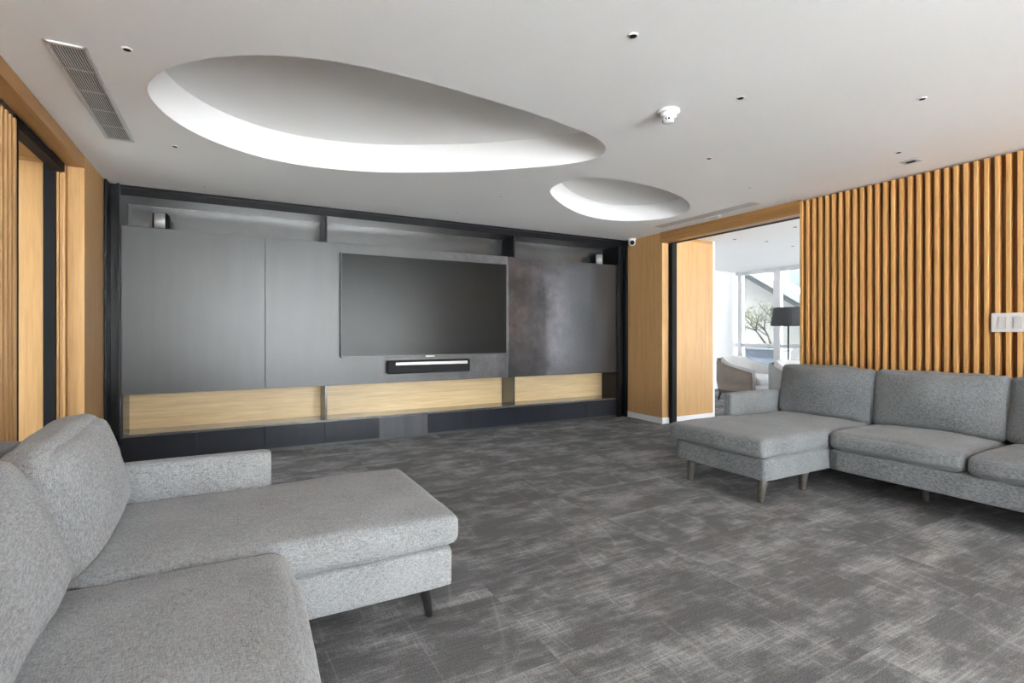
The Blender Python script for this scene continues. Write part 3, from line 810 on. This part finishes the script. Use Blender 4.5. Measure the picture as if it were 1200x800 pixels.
# stair building opposite: sloping concrete flight in front of a cream wall
st = thing('exterior_stair', (12.8, 8, 0), 'concrete stair flight slanting across the cream building outside', 'stair')
def prism(yz, x0, x1):
    b = bmesh.new(); A = [b.verts.new((x0, y, z)) for y, z in yz]; B = [b.verts.new((x1, y, z)) for y, z in yz]; n = len(yz)
    b.faces.new(A); b.faces.new(list(reversed(B)))
    for k in range(n): b.faces.new((A[k], B[k], B[(k+1) % n], A[(k+1) % n]))
    return b
sl = .60
def zl(y, off): return 2.78+sl*(y-8.96)+off
ya, yb_ = 4.1, 12.0
obj('stringer', prism([(ya, zl(ya, -.16)), (yb_, zl(yb_, -.16)), (yb_, zl(yb_, .06)), (ya, zl(ya, .06))], 12.25, 12.35), 'concrete', st)
obj('flight_soffit', prism([(ya, zl(ya, -.34)), (yb_, zl(yb_, -.34)), (yb_, zl(yb_, -.10)), (ya, zl(ya, -.10))], 12.36, 13.4), 'darkconc', st)
obj('wall_string', prism([(ya, zl(ya, -.46)), (yb_, zl(yb_, -.46)), (yb_, zl(yb_, -.42)), (ya, zl(ya, -.42))], 13.38, 13.44), 'stucco', st)
bm = prism([(4.0, -.1), (16, -.1), (16, 6.5), (8.95, 6.5), (8.90, zl(8.90, -.2)), (4.0, zl(4.0, -.2))], 13.45, 13.7)
o = struct('wall_outside', bm, 'stucco', 'cream wall of the building opposite'); o['category'] = 'wall'

# ------------------------------------------------------------------ light
W = bpy.data.worlds.new('World'); S.world = W; W.use_nodes = True
nt = W.node_tree; bg = nt.nodes['Background']
tc = N(nt, 'ShaderNodeTexCoord'); sp = N(nt, 'ShaderNodeSeparateXYZ'); nt.links.new(tc.outputs['Generated'], sp.inputs[0])
elev = N(nt, 'ShaderNodeMapRange'); elev.inputs['From Min'].default_value = .05; elev.inputs['From Max'].default_value = .6
nt.links.new(sp.outputs[2], elev.inputs[0])
hz = ramp(nt, elev.outputs[0], [(0, (.62, .76, 1.0)), (1, (.86, .93, 1.0))])
# hazy bright half of the sky towards the sun (behind the camera)
SKY = dict(sun_az=(-.25, -.97, 0), lo=.34, hi=2.6, glare=6.0)
dt = N(nt, 'ShaderNodeVectorMath', operation='DOT_PRODUCT'); dt.inputs[1].default_value = SKY['sun_az']
nt.links.new(tc.outputs['Generated'], dt.inputs[0])
gl = N(nt, 'ShaderNodeMapRange'); gl.interpolation_type = 'SMOOTHSTEP'; gl.inputs['From Min'].default_value = .0; gl.inputs['From Max'].default_value = .8
nt.links.new(dt.outputs['Value'], gl.inputs[0])
col = mixc(nt, hz, (.93, .97, 1.0, 1), gl.outputs[0])
st_ = math_(nt, 'ADD', SKY['lo'], math_(nt, 'MULTIPLY', elev.outputs[0], SKY['hi']))
st_ = math_(nt, 'ADD', st_, math_(nt, 'MULTIPLY', gl.outputs[0], SKY['glare']))
nt.links.new(col, bg.inputs['Color']); nt.links.new(st_, bg.inputs['Strength'])
W.cycles.sampling_method = 'MANUAL'; W.cycles.sample_map_resolution = 512

sun = bpy.data.lights.new('sun', 'SUN'); sun.energy = 40.0; sun.angle = math.radians(2); sun.color = (.97, .985, 1)
so = bpy.data.objects.new('sun', sun); COL.objects.link(so)
so.rotation_euler = Vector((.09, .55, -.83)).to_track_quat('-Z', 'Y').to_euler()

def portal(name, loc, rot, sx_, sy_):
    l = bpy.data.lights.new(name, 'AREA'); l.shape = 'RECTANGLE'; l.size = sx_; l.size_y = sy_; l.cycles.is_portal = True
    o = bpy.data.objects.new(name, l); COL.objects.link(o); o.location = loc; o.rotation_euler = rot
portal('window_portal', (1.9, YR+.03, 1.2), (PI/2, 0, PI), 5.6, 2.3)
portal('window_portal', (7.1, YR+.03, 1.2), (PI/2, 0, PI), 4.3, 2.3)
portal('window_portal', (-1.88, .4, 1.2), (PI/2, 0, -PI/2), 8.6, 2.3)
portal('window_portal', (XW-.05, 1.6, 1.2), (PI/2, 0, PI/2), 11.1, 2.3)

# ------------------------------------------------------------------ camera
cam = bpy.data.cameras.new('camera'); co = bpy.data.objects.new('camera', cam); COL.objects.link(co)
cam.sensor_width = 36; cam.lens = 602/1200*36; cam.shift_y = -10/1200
cam.clip_start = .05
co.location = (0, 0, 1.14); co.rotation_euler = (PI/2, 0, -math.atan2(.4787, .878))
S.camera = co
S.view_settings.view_transform = 'Standard'; S.view_settings.look = 'None'; S.view_settings.gamma = 1
S.view_settings.use_curve_mapping = False
S.view_settings.exposure = 1.36
S.cycles.use_denoising = True
S.cycles.max_bounces = 14; S.cycles.diffuse_bounces = 8
S.cycles.sample_clamp_indirect = 8
